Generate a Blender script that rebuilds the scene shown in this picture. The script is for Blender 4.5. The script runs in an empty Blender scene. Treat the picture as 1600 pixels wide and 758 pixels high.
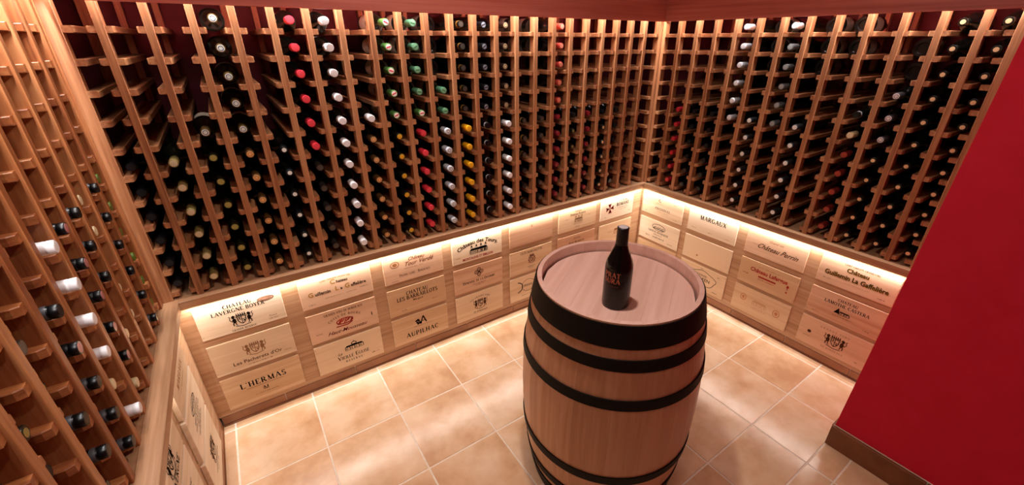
import bpy, bmesh, math, random
from mathutils import Vector, Matrix

random.seed(7)
S = 0.12                       # one rack pitch in metres
ZF = -5.748                    # floor below the shelf top, in pitches
COL = bpy.context.scene.collection
SC = bpy.context.scene
PI = math.pi


def V(x, y, z):
    return Vector((x * S, y * S, (z - ZF) * S))


# ------------------------------------------------------------------ camera
def make_camera():
    w = Vector((1.935451558, -0.600057659, 0.385937781))
    # rotation matrix of the calibrated view (rows: right, down, forward)
    R = Matrix.Rotation(w.length, 3, w.normalized())
    right, down, fwd = R[0], R[1], R[2]
    m = Matrix((
        (right[0], -down[0], -fwd[0], 0),
        (right[1], -down[1], -fwd[1], 0),
        (right[2], -down[2], -fwd[2], 0),
        (0, 0, 0, 1)))
    cam = bpy.data.cameras.new('camera')
    cam.sensor_fit = 'HORIZONTAL'
    cam.sensor_width = 36
    cam.lens = 655.74 / 1600 * 36
    cam.shift_x = -(819.24 - 800) / 1600
    cam.shift_y = (366.9 - 379) / 1600
    cam.clip_start = 0.02
    o = bpy.data.objects.new('camera', cam)
    COL.objects.link(o)
    o.matrix_world = Matrix.Translation(V(-20.135954, -16.27712, 7.886731)) @ m
    SC.camera = o


make_camera()

world = bpy.data.worlds.new('cellar_air')
SC.world = world
world.use_nodes = True
world.node_tree.nodes['Background'].inputs[0].default_value = (0.9, 0.55, 0.5, 1)
world.node_tree.nodes['Background'].inputs[1].default_value = 0.02
SC.view_settings.view_transform = 'Standard'
SC.view_settings.look = 'None'
SC.view_settings.gamma = 1
SC.view_settings.use_curve_mapping = False
SC.view_settings.exposure = 0.0

LED_LOW = 3.0      # W per metre, strip under the shelf lip
LED_TOP = 11.0       # W per metre, strip behind the valance
SPOT = 10.0         # W, ceiling lamps out of view, added fills included
WARM = (1.0, 0.94, 0.87)
TOPC = (1.0, 0.97, 0.95)


def area(name, loc, rot, sx, sy, power, col):
    l = bpy.data.lights.new(name, 'AREA')
    l.shape = 'RECTANGLE'
    l.size, l.size_y = sx, sy
    l.energy = power
    l.color = col
    o = bpy.data.objects.new(name, l)
    COL.objects.link(o)
    o.location = loc
    o.rotation_euler = rot
    return o


# shelf LED strips (back, right, left), facing down
area('led_light', V(-11.6, -0.255, -0.335), (math.radians(-12), 0, 0), 22.6 * S, 0.04 * S, LED_LOW * 22.6 * S, WARM)
lr = area('led_light', V(-0.255, -6.9, -0.335), (0, 0, 0), 0.04 * S, 13.0 * S, LED_LOW * 13.0 * S, WARM)
lr.rotation_euler = (0, math.radians(12), 0)
ll = area('led_light', V(-23.03, -7.1, -0.335), (0, 0, 0), 0.04 * S, 13.2 * S, LED_LOW * .3 * 13.2 * S, WARM)
ll.rotation_euler = (0, math.radians(-12), 0)
# valance LED strips
area('led_light', V(-11.7, -0.16, 9.4), (math.radians(-18), 0, 0), 23.0 * S, 0.06 * S, LED_TOP * 23 * S, TOPC)
area('led_light', V(-0.16, -6.9, 9.4), (0, math.radians(18), 0), 0.06 * S, 13.2 * S, LED_TOP * 13.2 * S, TOPC)
area('led_light', V(-23.21, -7.0, 9.4), (0, math.radians(-18), 0), 0.06 * S, 13.4 * S, LED_TOP * 13.4 * S, TOPC)


# ------------------------------------------------------------------ helpers
def lin(h):
    h = h.lstrip('#')
    c = [int(h[i:i + 2], 16) / 255 for i in (0, 2, 4)]
    return tuple(((x + .055) / 1.055) ** 2.4 if x > .04045 else x / 12.92 for x in c) + (1,)


def mat(name, col, rough=.5, metal=0.0, coat=0.0, spec=.5, emit=None, estr=0):
    m = bpy.data.materials.new(name)
    m.use_nodes = True
    b = m.node_tree.nodes['Principled BSDF']
    b.inputs['Base Color'].default_value = lin(col)
    b.inputs['Roughness'].default_value = rough
    b.inputs['Metallic'].default_value = metal
    b.inputs['Coat Weight'].default_value = coat
    b.inputs['Specular IOR Level'].default_value = spec
    if emit:
        b.inputs['Emission Color'].default_value = lin(emit)
        b.inputs['Emission Strength'].default_value = estr
    return m


def speck(m, a, b_, scale=30, amount=1.0):
    """fine mottling between two colours"""
    nt = m.node_tree
    n, l = nt.nodes, nt.links
    tc = n.new('ShaderNodeTexCoord')
    no = n.new('ShaderNodeTexNoise')
    no.inputs['Scale'].default_value = scale
    no.inputs['Detail'].default_value = 4
    rp = n.new('ShaderNodeValToRGB')
    rp.color_ramp.elements[0].position = .3
    rp.color_ramp.elements[1].position = .7
    rp.color_ramp.elements[0].color = lin(a)
    rp.color_ramp.elements[1].color = lin(b_)
    l.new(tc.outputs['Object'], no.inputs['Vector'])
    l.new(no.outputs['Fac'], rp.inputs['Fac'])
    l.new(rp.outputs['Color'], n['Principled BSDF'].inputs['Base Color'])
    return m


def wood(name, dark, mid, light, axis='z', fine=90, stretch=.06, rough=.45, vary=.25, coat=0.0, bands=1.0):
    m = bpy.data.materials.new(name)
    m.use_nodes = True
    nt = m.node_tree
    n, l = nt.nodes, nt.links
    b = n['Principled BSDF']
    b.inputs['Roughness'].default_value = rough
    b.inputs['Coat Weight'].default_value = coat
    tc = n.new('ShaderNodeTexCoord')
    oi = n.new('ShaderNodeObjectInfo')
    off = n.new('ShaderNodeVectorMath')
    off.operation = 'MULTIPLY_ADD'
    off.inputs[0].default_value = (1, 1, 1)
    cmb = n.new('ShaderNodeCombineXYZ')
    mul = n.new('ShaderNodeMath')
    mul.operation = 'MULTIPLY'
    mul.inputs[1].default_value = 37
    l.new(oi.outputs['Random'], mul.inputs[0])
    for i in range(3):
        l.new(mul.outputs[0], cmb.inputs[i])
    add = n.new('ShaderNodeVectorMath')
    add.operation = 'ADD'
    l.new(tc.outputs['Object'], add.inputs[0])
    l.new(cmb.outputs[0], add.inputs[1])
    n.remove(off)
    mp = n.new('ShaderNodeMapping')
    sc = [1.0, 1.0, 1.0]
    sc['xyz'.index(axis)] = stretch
    mp.inputs['Scale'].default_value = sc
    l.new(add.outputs[0], mp.inputs['Vector'])
    n1 = n.new('ShaderNodeTexNoise')
    n1.inputs['Scale'].default_value = fine
    n1.inputs['Detail'].default_value = 6
    n1.inputs['Roughness'].default_value = .6
    n2 = n.new('ShaderNodeTexNoise')
    n2.inputs['Scale'].default_value = fine * .22
    n2.inputs['Detail'].default_value = 3
    n2.inputs['Distortion'].default_value = 1.5 * bands
    l.new(mp.outputs[0], n1.inputs['Vector'])
    l.new(mp.outputs[0], n2.inputs['Vector'])
    mx = n.new('ShaderNodeMath')
    mx.operation = 'ADD'
    h = n.new('ShaderNodeMath')
    h.operation = 'MULTIPLY'
    h.inputs[1].default_value = .5
    l.new(n1.outputs['Fac'], mx.inputs[0])
    l.new(n2.outputs['Fac'], mx.inputs[1])
    l.new(mx.outputs[0], h.inputs[0])
    vr = n.new('ShaderNodeMath')
    vr.operation = 'MULTIPLY_ADD'
    vr.inputs[1].default_value = vary * .5
    vr.inputs[2].default_value = -vary * .25
    l.new(oi.outputs['Random'], vr.inputs[0])
    ad = n.new('ShaderNodeMath')
    ad.operation = 'ADD'
    l.new(h.outputs[0], ad.inputs[0])
    l.new(vr.outputs[0], ad.inputs[1])
    rp = n.new('ShaderNodeValToRGB')
    e = rp.color_ramp.elements
    e[0].position = .36
    e[0].color = lin(dark)
    e[1].position = .66
    e[1].color = lin(light)
    k = e.new(.5)
    k.color = lin(mid)
    l.new(ad.outputs[0], rp.inputs['Fac'])
    l.new(rp.outputs['Color'], b.inputs['Base Color'])
    bp = n.new('ShaderNodeBump')
    bp.inputs['Strength'].default_value = .12
    bp.inputs['Distance'].default_value = .002
    l.new(n1.outputs['Fac'], bp.inputs['Height'])
    l.new(bp.outputs[0], b.inputs['Normal'])
    return m


def newobj(name, mesh, m=None, parent=None):
    o = bpy.data.objects.new(name, mesh)
    COL.objects.link(o)
    if m is not None and mesh is not None and not mesh.materials:
        mesh.materials.append(m)
    if parent:
        o.parent = parent
    return o


def mesh_from(name, verts, faces, smooth=False):
    me = bpy.data.meshes.new(name)
    me.from_pydata([tuple(v) for v in verts], [], faces)
    me.validate()
    bm = bmesh.new()
    bm.from_mesh(me)
    bmesh.ops.recalc_face_normals(bm, faces=bm.faces)
    bm.to_mesh(me)
    bm.free()
    if smooth:
        for p in me.polygons:
            p.use_smooth = True
    return me


def box_mesh(name, x0, x1, y0, y1, z0, z1, bev=0.0):
    """box in pitch units -> metres; bev in pitches"""
    bm = bmesh.new()
    bmesh.ops.create_cube(bm, size=1)
    for v in bm.verts:
        v.co = Vector(((x0 + x1) / 2 + v.co.x * (x1 - x0), (y0 + y1) / 2 + v.co.y * (y1 - y0),
                       (z0 + z1) / 2 + v.co.z * (z1 - z0))) * S
    if bev:
        bmesh.ops.bevel(bm, geom=bm.edges[:], offset=bev * S, segments=1, affect='EDGES')
    me = bpy.data.meshes.new(name)
    bm.to_mesh(me)
    bm.free()
    return me


def lathe(name, prof, seg=20, axis='y', cap=True, smooth=True):
    """prof: list of (radius, position) in pitches"""
    vs, fs = [], []
    for r, t in prof:
        for i in range(seg):
            a = 2 * PI * i / seg
            if axis == 'y':
                vs.append((r * math.cos(a) * S, t * S, r * math.sin(a) * S))
            else:
                vs.append((r * math.cos(a) * S, r * math.sin(a) * S, t * S))
    for j in range(len(prof) - 1):
        for i in range(seg):
            k = (i + 1) % seg
            fs.append((j * seg + i, j * seg + k, (j + 1) * seg + k, (j + 1) * seg + i))
    if cap:
        fs.append(tuple(range(seg)))
        fs.append(tuple(reversed(range((len(prof) - 1) * seg, len(prof) * seg))))
    me = mesh_from(name, vs, fs, smooth)
    if smooth:
        for p in me.polygons:
            if len(p.vertices) > 4:
                p.use_smooth = False
        try:
            me.set_sharp_from_angle(angle=math.radians(40))
        except Exception:
            pass
    return me


def empty(name, loc, rz=0, label=None, cat=None, group=None):
    o = bpy.data.objects.new(name, None)
    o.empty_display_size = .05
    COL.objects.link(o)
    o.location = loc
    o.rotation_euler = (0, 0, rz)
    tag(o, label, cat, group)
    return o


def tag(o, label=None, cat=None, group=None, kind=None):
    if label:
        o['label'] = label
    if cat:
        o['category'] = cat
    if group:
        o['group'] = group
    if kind:
        o['kind'] = kind
    return o


ORD = ['first', 'second', 'third', 'fourth', 'fifth', 'sixth', 'seventh', 'eighth', 'ninth', 'tenth', 'eleventh',
       'twelfth', 'thirteenth', 'fourteenth', 'fifteenth', 'sixteenth', 'seventeenth', 'eighteenth', 'nineteenth',
       'twentieth', 'twenty-first', 'twenty-second', 'twenty-third', 'twenty-fourth']

# ------------------------------------------------------------------ materials
M = {}
M['upright'] = wood('rack_wood_upright', '#895435', '#a56e48', '#bb855d', 'z', 110, .05, .42)
M['rail'] = wood('rack_wood_rail', '#885234', '#a46c48', '#bc875c', 'y', 110, .08, .42)
M['upright_l'] = wood('left_rack_upright_warm_lit', '#854a2a', '#a2643a', '#b87d50', 'z', 110, .05, .42)  # same rack wood, with the warmer light on the left put into its colour
M['rail_l'] = wood('left_rack_rail_warm_lit', '#844828', '#a06037', '#ba7c4c', 'y', 110, .08, .42)  # rail wood with that warmer left-hand light in its colour too
M['shelf_x'] = wood('shelf_wood', '#93694a', '#a87e5c', '#ba9270', 'x', 100, .035, .45)
M['panel_x'] = wood('panel_wood', '#a97e5a', '#be9673', '#cda888', 'x', 80, .03, .5)
M['beam'] = wood('beam_wood', '#a04a3e', '#b66052', '#c67466', 'x', 60, .03, .4)
M['crate_a'] = wood('crate_pine', '#cba47c', '#dab994', '#e4c8a6', 'x', 55, .03, .6, .8)
M['crate_b'] = wood('crate_pale', '#d6b896', '#e2caac', '#ecd6bc', 'x', 50, .03, .6, .7)
M['crate_c'] = wood('crate_rosy', '#c2906e', '#d3a886', '#dfb898', 'x', 45, .04, .6, .8)
M['stave'] = wood('barrel_oak', '#b4835f', '#c3926f', '#cc9d7c', 'z', 70, .03, .38, .2)
M['head'] = wood('barrel_head_oak', '#d8b0a0', '#e2bcae', '#eac8bb', 'x', 45, .04, .5, .15)
M['rim'] = M['head']
M['hoop'] = speck(mat('hoop_iron', '#14100e', .6, .0, spec=.15), '#100d0b', '#181310', 40)
M['wall_dark'] = speck(mat('plum_wall_paint', '#5a1526', .7), '#551323', '#60172a', 8)
M['wall_red'] = speck(mat('crimson_wall_paint', '#cc2036', .8, spec=.2), '#c81e34', '#d0223a', 14)
M['ceiling'] = speck(mat('ceiling_paint', '#cbb3a4', .8), '#c8b0a0', '#ceb6a8', 10)
M['grout'] = speck(mat('grout', '#eadccb', .8), '#e2d2be', '#f0e4d6', 60)
M['led'] = mat('led_diffuser', '#fff4e0', .5, emit='#ffe8c8', estr=9)
M['lamp'] = mat('lamp_lens', '#ffffff', .5, emit='#fff0dd', estr=12)
M['white_metal'] = mat('lamp_ring', '#dddddd', .4)


def tile_mat(name, a, b_, c, rough):
    m = bpy.data.materials.new(name)
    m.use_nodes = True
    nt = m.node_tree
    n, l = nt.nodes, nt.links
    b = n['Principled BSDF']
    g = n.new('ShaderNodeNewGeometry')
    oi = n.new('ShaderNodeObjectInfo')
    cm = n.new('ShaderNodeVectorMath')
    cm.operation = 'ADD'
    cmb = n.new('ShaderNodeCombineXYZ')
    mu = n.new('ShaderNodeMath')
    mu.operation = 'MULTIPLY'
    mu.inputs[1].default_value = 21
    l.new(oi.outputs['Random'], mu.inputs[0])
    l.new(mu.outputs[0], cmb.inputs[2])
    l.new(g.outputs['Position'], cm.inputs[0])
    l.new(cmb.outputs[0], cm.inputs[1])
    n1 = n.new('ShaderNodeTexNoise')
    n1.inputs['Scale'].default_value = 5.5
    n1.inputs['Detail'].default_value = 5
    n1.inputs['Roughness'].default_value = .55
    l.new(cm.outputs[0], n1.inputs['Vector'])
    ad = n.new('ShaderNodeMath')
    ad.operation = 'MULTIPLY_ADD'
    ad.inputs[1].default_value = .12
    l.new(oi.outputs['Random'], ad.inputs[0])
    sb = n.new('ShaderNodeMath')
    sb.operation = 'SUBTRACT'
    sb.inputs[1].default_value = .06
    l.new(n1.outputs['Fac'], sb.inputs[0])
    l.new(sb.outputs[0], ad.inputs[2])
    rp = n.new('ShaderNodeValToRGB')
    e = rp.color_ramp.elements
    e[0].position = .34
    e[0].color = lin(a)
    e[1].position = .66
    e[1].color = lin(c)
    k = e.new(.5)
    k.color = lin(b_)
    l.new(ad.outputs[0], rp.inputs['Fac'])
    l.new(rp.outputs['Color'], b.inputs['Base Color'])
    n2 = n.new('ShaderNodeTexNoise')
    n2.inputs['Scale'].default_value = 18
    n2.inputs['Detail'].default_value = 3
    l.new(g.outputs['Position'], n2.inputs['Vector'])
    mr = n.new('ShaderNodeMapRange')
    mr.inputs['To Min'].default_value = rough - .06
    mr.inputs['To Max'].default_value = rough + .08
    l.new(n2.outputs['Fac'], mr.inputs['Value'])
    l.new(mr.outputs[0], b.inputs['Roughness'])
    bp = n.new('ShaderNodeBump')
    bp.inputs['Strength'].default_value = .15
    bp.inputs['Distance'].default_value = .003
    l.new(n2.outputs['Fac'], bp.inputs['Height'])
    l.new(bp.outputs[0], b.inputs['Normal'])
    return m


M['tile'] = tile_mat('terracotta_tile', '#cda27c', '#deb994', '#eaceb0', .2)
M['skirt'] = tile_mat('skirting_tile', '#8c5c3e', '#9c6a4a', '#a97856', .45)
M['skirt_dark'] = tile_mat('skirting_brown', '#6d3f20', '#7c4a28', '#8a5732', .5)

# ------------------------------------------------------------------ room shell
X0, X1, Y0, Y1, ZC = -28.7, 5.3, -31.0, 5.3, 14.8


def struct(name, me, m, label=None):
    o = newobj(name, me, m)
    o.location = V(0, 0, 0)
    tag(o, label, None, None, 'structure')
    return o


floor = struct('floor', box_mesh('floor', X0, X1, Y0, Y1, ZF - .5, ZF - .008), M['grout'],
               'terracotta tile floor with pale grout lines')
struct('ceiling', box_mesh('ceiling', X0, X1, Y0, Y1, ZC, ZC + .5), M['ceiling'], 'plain painted ceiling of the cellar')
struct('wall_back', box_mesh('wall_back', X0 - .5, X1 + .5, Y1, Y1 + .5, ZF - .5, ZC + .5), M['wall_dark'],
       'dark plum wall behind the back wine rack')
struct('wall_left', box_mesh('wall_left', X0 - .5, X0, Y0 - .5, Y1, ZF - .5, ZC + .5), M['wall_dark'],
       'dark plum wall behind the left wine rack')
struct('wall_right', box_mesh('wall_right', X1, X1 + .5, Y0 - .5, Y1, ZF - .5, ZC + .5), M['wall_dark'],
       'dark plum wall behind the right wine rack')
struct('wall_front', box_mesh('wall_front', X0, X1, Y0 - .5, Y0, ZF - .5, ZC + .5), M['wall_red'],
       'crimson wall behind the viewer')
WPN = (ZF - .02, -13.66, ZC, -14.13)          # north end: slightly out of plumb
wp = [(x, y_, z) for z, yn in ((WPN[0], WPN[1]), (WPN[2], WPN[3])) for x, y_ in ((-4.52, Y0), (X1, Y0), (X1, yn), (-4.52, yn))]
struct('wall_partition', mesh_from('wall_partition', [tuple(c * S for c in v) for v in wp],
       [(0, 1, 2, 3), (4, 5, 6, 7), (0, 1, 5, 4), (1, 2, 6, 5), (2, 3, 7, 6), (3, 0, 4, 7)]), M['wall_red'],
       'crimson partition wall closing off the right wine rack')
bb = struct('baseboard_partition', box_mesh('bbp', -4.545, -4.53, Y0, -13.64, ZF - .01, -4.84), M['grout'],
            'brown tile skirting at the foot of the crimson wall')
y = -13.62
k = 0
while y > -30:
    L = 2.72
    o = newobj('skirting_tile', box_mesh('st', -4.66, -4.545, y - L + .035, y, ZF + .005, -4.86, .015), M['skirt_dark'], bb)
    y -= L
# end cap of skirting on the partition's short side
newobj('skirting_tile', box_mesh('st', -4.54, -4.0, -13.68, -13.6, ZF + .005, -4.86, .015), M['skirt_dark'], bb)

# floor tiles
xs = [-23.15, -22.74, -19.98, -17.24, -14.5, -11.75, -9.0, -6.1, -3.3, -0.62, 0.0]
ys = [-0.1, -0.5, -3.33, -6.24, -8.95, -11.65, -13.65]
G = .03
ys2 = [-13.65, -14.5, -17.3, -20.1, -22.9, -25.7, -28.5, -31]
for rows in (ys, ys2):
    for j in range(len(rows) - 1):
        for i in range(len(xs) - 1):
            x0, x1, ya, yb = xs[i], xs[i + 1], rows[j + 1], rows[j]
            if ya < -13.7 and x1 > -3.2:
                continue
            if ya < -13.7 and x1 > -4.6:
                x1 = -4.53
            newobj('floor_tile', box_mesh('floor_tile', x0 + G, x1 - G, ya + G, yb - G, ZF - .1, ZF, .006), M['tile'], floor)

# ------------------------------------------------------------------ rack bases
FRAMES = {'back': (V(0, 0, 0), 0.0), 'right': (V(0, 0, 0), -PI / 2), 'left': (V(-23.378, 0, 0), PI / 2)}
# local frame: x along the rack, y into the rack, z up from the shelf top
BASE = {'back': (-23.3, -.1, -.1, -.28), 'right': (.1, 13.64, -.1, -.28), 'left': (-14.2, -.1, -.21, -.43)}


def local_box(parent, name, m, *a, bev=0.0):
    return newobj(name, box_mesh(name, *a, bev), m, parent)


for side, lab in (('back', 'low oak ledge and panelled base carrying the back wine rack'),
                  ('right', 'low oak ledge and panelled base carrying the right wine rack'),
                  ('left', 'low oak ledge and panelled base carrying the left wine rack')):
    loc, rz = FRAMES[side]
    a, b, py, lip = BASE[side]
    t = empty('rack_base', loc, rz, lab, 'base')
    la, lb = {'back': (-22.95, 0), 'right': (-lip, 13.64), 'left': (-14.2, 0)}[side]
    local_box(t, 'shelf_board', M['shelf_x'], -23.378 if side == 'back' else la, 0 if side != 'right' else 13.64, 0, 5.2, -.14, -.001)
    local_box(t, 'shelf_lip', M['shelf_x'], la, lb, lip, 0, -.3, 0, bev=.012)
    local_box(t, 'front_panel', M['panel_x'], a, b, py, py + .15, -5.3, -.14)
    if side == 'left':
        local_box(t, 'end_panel', M['panel_x'], -14.2, -14.05, py + .15, 5.2, ZF + .02, -.14)
    ly = lip + .062 if side != 'left' else lip + .06
    local_box(t, 'led_strip', M['led'], a + .2, b - .2 if side != 'right' else 13.5, ly, ly + .04, -.305, -.295)

# skirting tiles below the panels
for side, a, b, off in (('back', -23.1, -.1, -1.37), ('right', .1, 13.62, 1.5), ('left', -14.2, -.1, -1.6)):
    loc, rz = FRAMES[side]
    py = BASE[side][2]
    s = newobj('baseboard_' + side, box_mesh('bb', a, b, py + .02, py + .12, ZF, -5.3), M['grout'])
    s.location = loc
    s.rotation_euler = (0, 0, rz)
    tag(s, 'terracotta tile skirting below the %s panelling' % side, None, None, 'structure')
    cuts = [a]
    c = math.floor((a - off) / 2.79) * 2.79 + off
    while c < b:
        if c > a + .1:
            cuts.append(c)
        c += 2.79
    cuts.append(b)
    for i in range(len(cuts) - 1):
        newobj('skirting_tile', box_mesh('st', cuts[i] + .015, cuts[i + 1] - .015, py - .03, py + .04, ZF + .09, -5.32, .01),
               M['skirt'], s)
    newobj('cove_strip', box_mesh('cs', a, b, py - .06, py + .04, ZF + .0, ZF + .07, .02), M['skirt_dark'], s)

# ------------------------------------------------------------------ beams (valances)
for n_, side, a, b in ((1, 'back', -23.7, .2), (2, 'right', .31, 13.66), (3, 'left', -14.2, -.32)):
    loc, rz = FRAMES[side]
    o = newobj('trim_%d' % n_, box_mesh('beam', a, b, -.31, -.2, 8.765, 11.2, .01), M['beam'])
    o.location = loc
    o.rotation_euler = (0, 0, rz)
    tag(o, 'reddish brown wooden valance above the %s wine rack' % side, None, None, 'structure')
    newobj('top_board', box_mesh('tb', a, b, -.2, 5.25, 9.6, 9.75), M['beam'], o)
    newobj('soffit_wall', box_mesh('sw', a, b, -.1, .1, 9.75, ZC), M['wall_red'], o)

# ------------------------------------------------------------------ wine racks
Q = .79255
Z0R = 8.119
NR = 11


def rail_mesh(w, d, th=.085, y0=.02):
    # chamfered bar, front end rounded in plan
    ch = .015
    prof = [(-w, -th + ch), (-w + ch, -th), (w - ch, -th), (w, -th + ch), (w, th - ch), (w - ch, th), (-w + ch, th), (-w, th - ch)]
    rings = [(y0, .84), (y0 + .1, 1.0), (d, 1.0)]
    vs, fs = [], []
    for yy, s in rings:
        for px, pz in prof:
            vs.append((px * s * S, yy * S, pz * S))
    for j in range(2):
        for i in range(8):
            k = (i + 1) % 8
            fs.append((j * 8 + i, j * 8 + k, (j + 1) * 8 + k, (j + 1) * 8 + i))
    fs.append(tuple(range(8)))
    fs.append(tuple(reversed(range(16, 24))))
    return mesh_from('rail', vs, fs)


def build_rack(side, label, strips, posts, sd, top=9.55, depth=5.0):
    loc, rz = FRAMES[side]
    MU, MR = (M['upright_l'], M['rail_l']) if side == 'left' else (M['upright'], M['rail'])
    t = empty('wine_rack', loc, rz, label, 'wine rack')
    up = box_mesh('upright', -.095, .095, -.03, sd, 0.0, top, .012)
    up.materials.append(MU)
    re = box_mesh('rear_upright', -.095, .095, depth - .25, depth, 0.0, top, .01)
    re.materials.append(MU)
    rl = rail_mesh(.285, depth)
    rl.materials.append(MR)
    half = rail_mesh(.15, depth)
    half.materials.append(MR)
    for x in strips:
        o = newobj('upright', up, None, t)
        o.location = (x * S, 0, 0)
        o = newobj('rear_upright', re, None, t)
        o.location = (x * S, 0, 0)
        for k in range(NR):
            o = newobj('rail', rl, None, t)
            o.location = ((x + random.uniform(-.008, .008)) * S, random.uniform(-.01, .01) * S, (Z0R - k * Q) * S)
    for x0, x1, ra in posts:
        newobj('end_post', box_mesh('end_post', x0, x1, -.03, sd, 0, top, .012), MU, t)
        newobj('rear_upright', box_mesh('rp', x0, x1, depth - .25, depth, 0, top, .012), MU, t)
        for k in range(NR):
            o = newobj('rail', half, None, t)
            o.location = (ra * S, 0, (Z0R - k * Q) * S)
    return t


back_strips = [-(1.33 + 21 - i) for i in range(22)]
right_strips = [1.061 + 1.0255 * j for j in range(12)]
left_strips = [-(1.3127 + 1.01409 * j) for j in range(12)]
build_rack('back', 'tall slatted wooden wine rack along the back wall', back_strips,
           [(-23.37, -23.07, -22.99), (-.27, -.05, -.34)], .33)
build_rack('right', 'slatted wooden wine rack on the right, ending at the crimson wall', right_strips,
           [(.02, .2, .3), (13.08, 13.36, 12.98)], .33)
build_rack('left', 'slatted wooden wine rack on the left, seen edge on', left_strips,
           [(-.4, -.05, -.5), (-14.1, -13.9, -13.8)], .5)

# ------------------------------------------------------------------ bottles in the racks
glass_dark = mat('dark_bottle_glass', '#080908', .2)
glass_green = mat('green_bottle_glass', '#0e1408', .2)
glass_brown = mat('brown_bottle_glass', '#140c06', .2)
paper = speck(mat('label_paper', '#cfc4b2', .7), '#c9bda8', '#d8cdbb', 30)
paper_shaded = speck(mat('shaded_label', '#6e675c', .7), '#665f55', '#787064', 30)  # pale label paper, darkened to carry the shade deep in the rack
paper_red = mat('wine_red_label', '#5c1426', .6)

RN = .118


def bottle_mesh(kind):
    if kind == 'burgundy':
        prof = [(RN * .9, 0), (RN, .02), (RN, .75), (.15, .95), (.25, 1.25), (.31, 1.45), (.33, 1.62), (.33, 2.42), (.31, 2.48), (.2, 2.5)]
    else:
        prof = [(RN * .9, 0), (RN, .02), (RN, .78), (.14, .86), (.24, .98), (.31, 1.08), (.33, 1.2), (.33, 2.42), (.31, 2.48), (.2, 2.5)]
    return lathe('bottle', prof, 20)


def rev_mesh():
    prof = [(.18, .06), (.2, 0), (.3, .0), (.33, .05), (.33, 1.2), (.31, 1.32), (.22, 1.5), (RN, 1.7), (RN, 2.02)]
    return lathe('bottle_reversed', prof, 20)


B_BORD, B_BURG, B_REV = bottle_mesh('bordeaux'), bottle_mesh('burgundy'), rev_mesh()
cache = {}


def mcopy(me, m, key):
    if key not in cache:
        c = me.copy()
        c.materials.clear()
        c.materials.append(m)
        cache[key] = c
    return cache[key]


def capmat(name, col, rough=.35, metal=0.0):
    m = mat(name, col, rough, metal)
    return m


CAP = lathe('capsule', [(.09, -.012), (.118, -.012), (.126, .004), (.126, .09), (.121, .1), (.121, .115), (.126, .125), (.128, .52), (.122, .53)], 20)
CAPT = lathe('capsule_short', [(.08, -.01), (.112, -.01), (.122, .004), (.122, .34), (.118, .35)], 20)
DISC = lathe('capsule_disc', [(.05, -.016), (.098, -.0145), (.1, -.008)], 18)
RING = lathe('capsule_ring', [(.072, -.0155), (.07, -.02), (.055, -.02), (.053, -.0155)], 18, cap=False)
DOT = lathe('capsule_dot', [(.0, -.0185), (.072, -.018), (.072, -.014)], 14)
BAND = lathe('capsule_band', [(.129, .13), (.131, .14), (.131, .2), (.129, .21)], 18)
BAR = box_mesh('capsule_bar', -.085, .085, -.02, -.014, -.022, .022)
LABEL = lathe('label_band', [(.3335, 1.35), (.3335, 2.15)], 20, cap=False)
LABELR = lathe('label_band_r', [(.3335, .3), (.3335, .95)], 20, cap=False)
NLAB = lathe('neck_label', [(.1225, .6), (.1225, .72)], 16, cap=False)
WRAP = lathe('shoulder_band', [(.336, 1.3), (.336, 1.36)], 20, cap=False)

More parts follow.
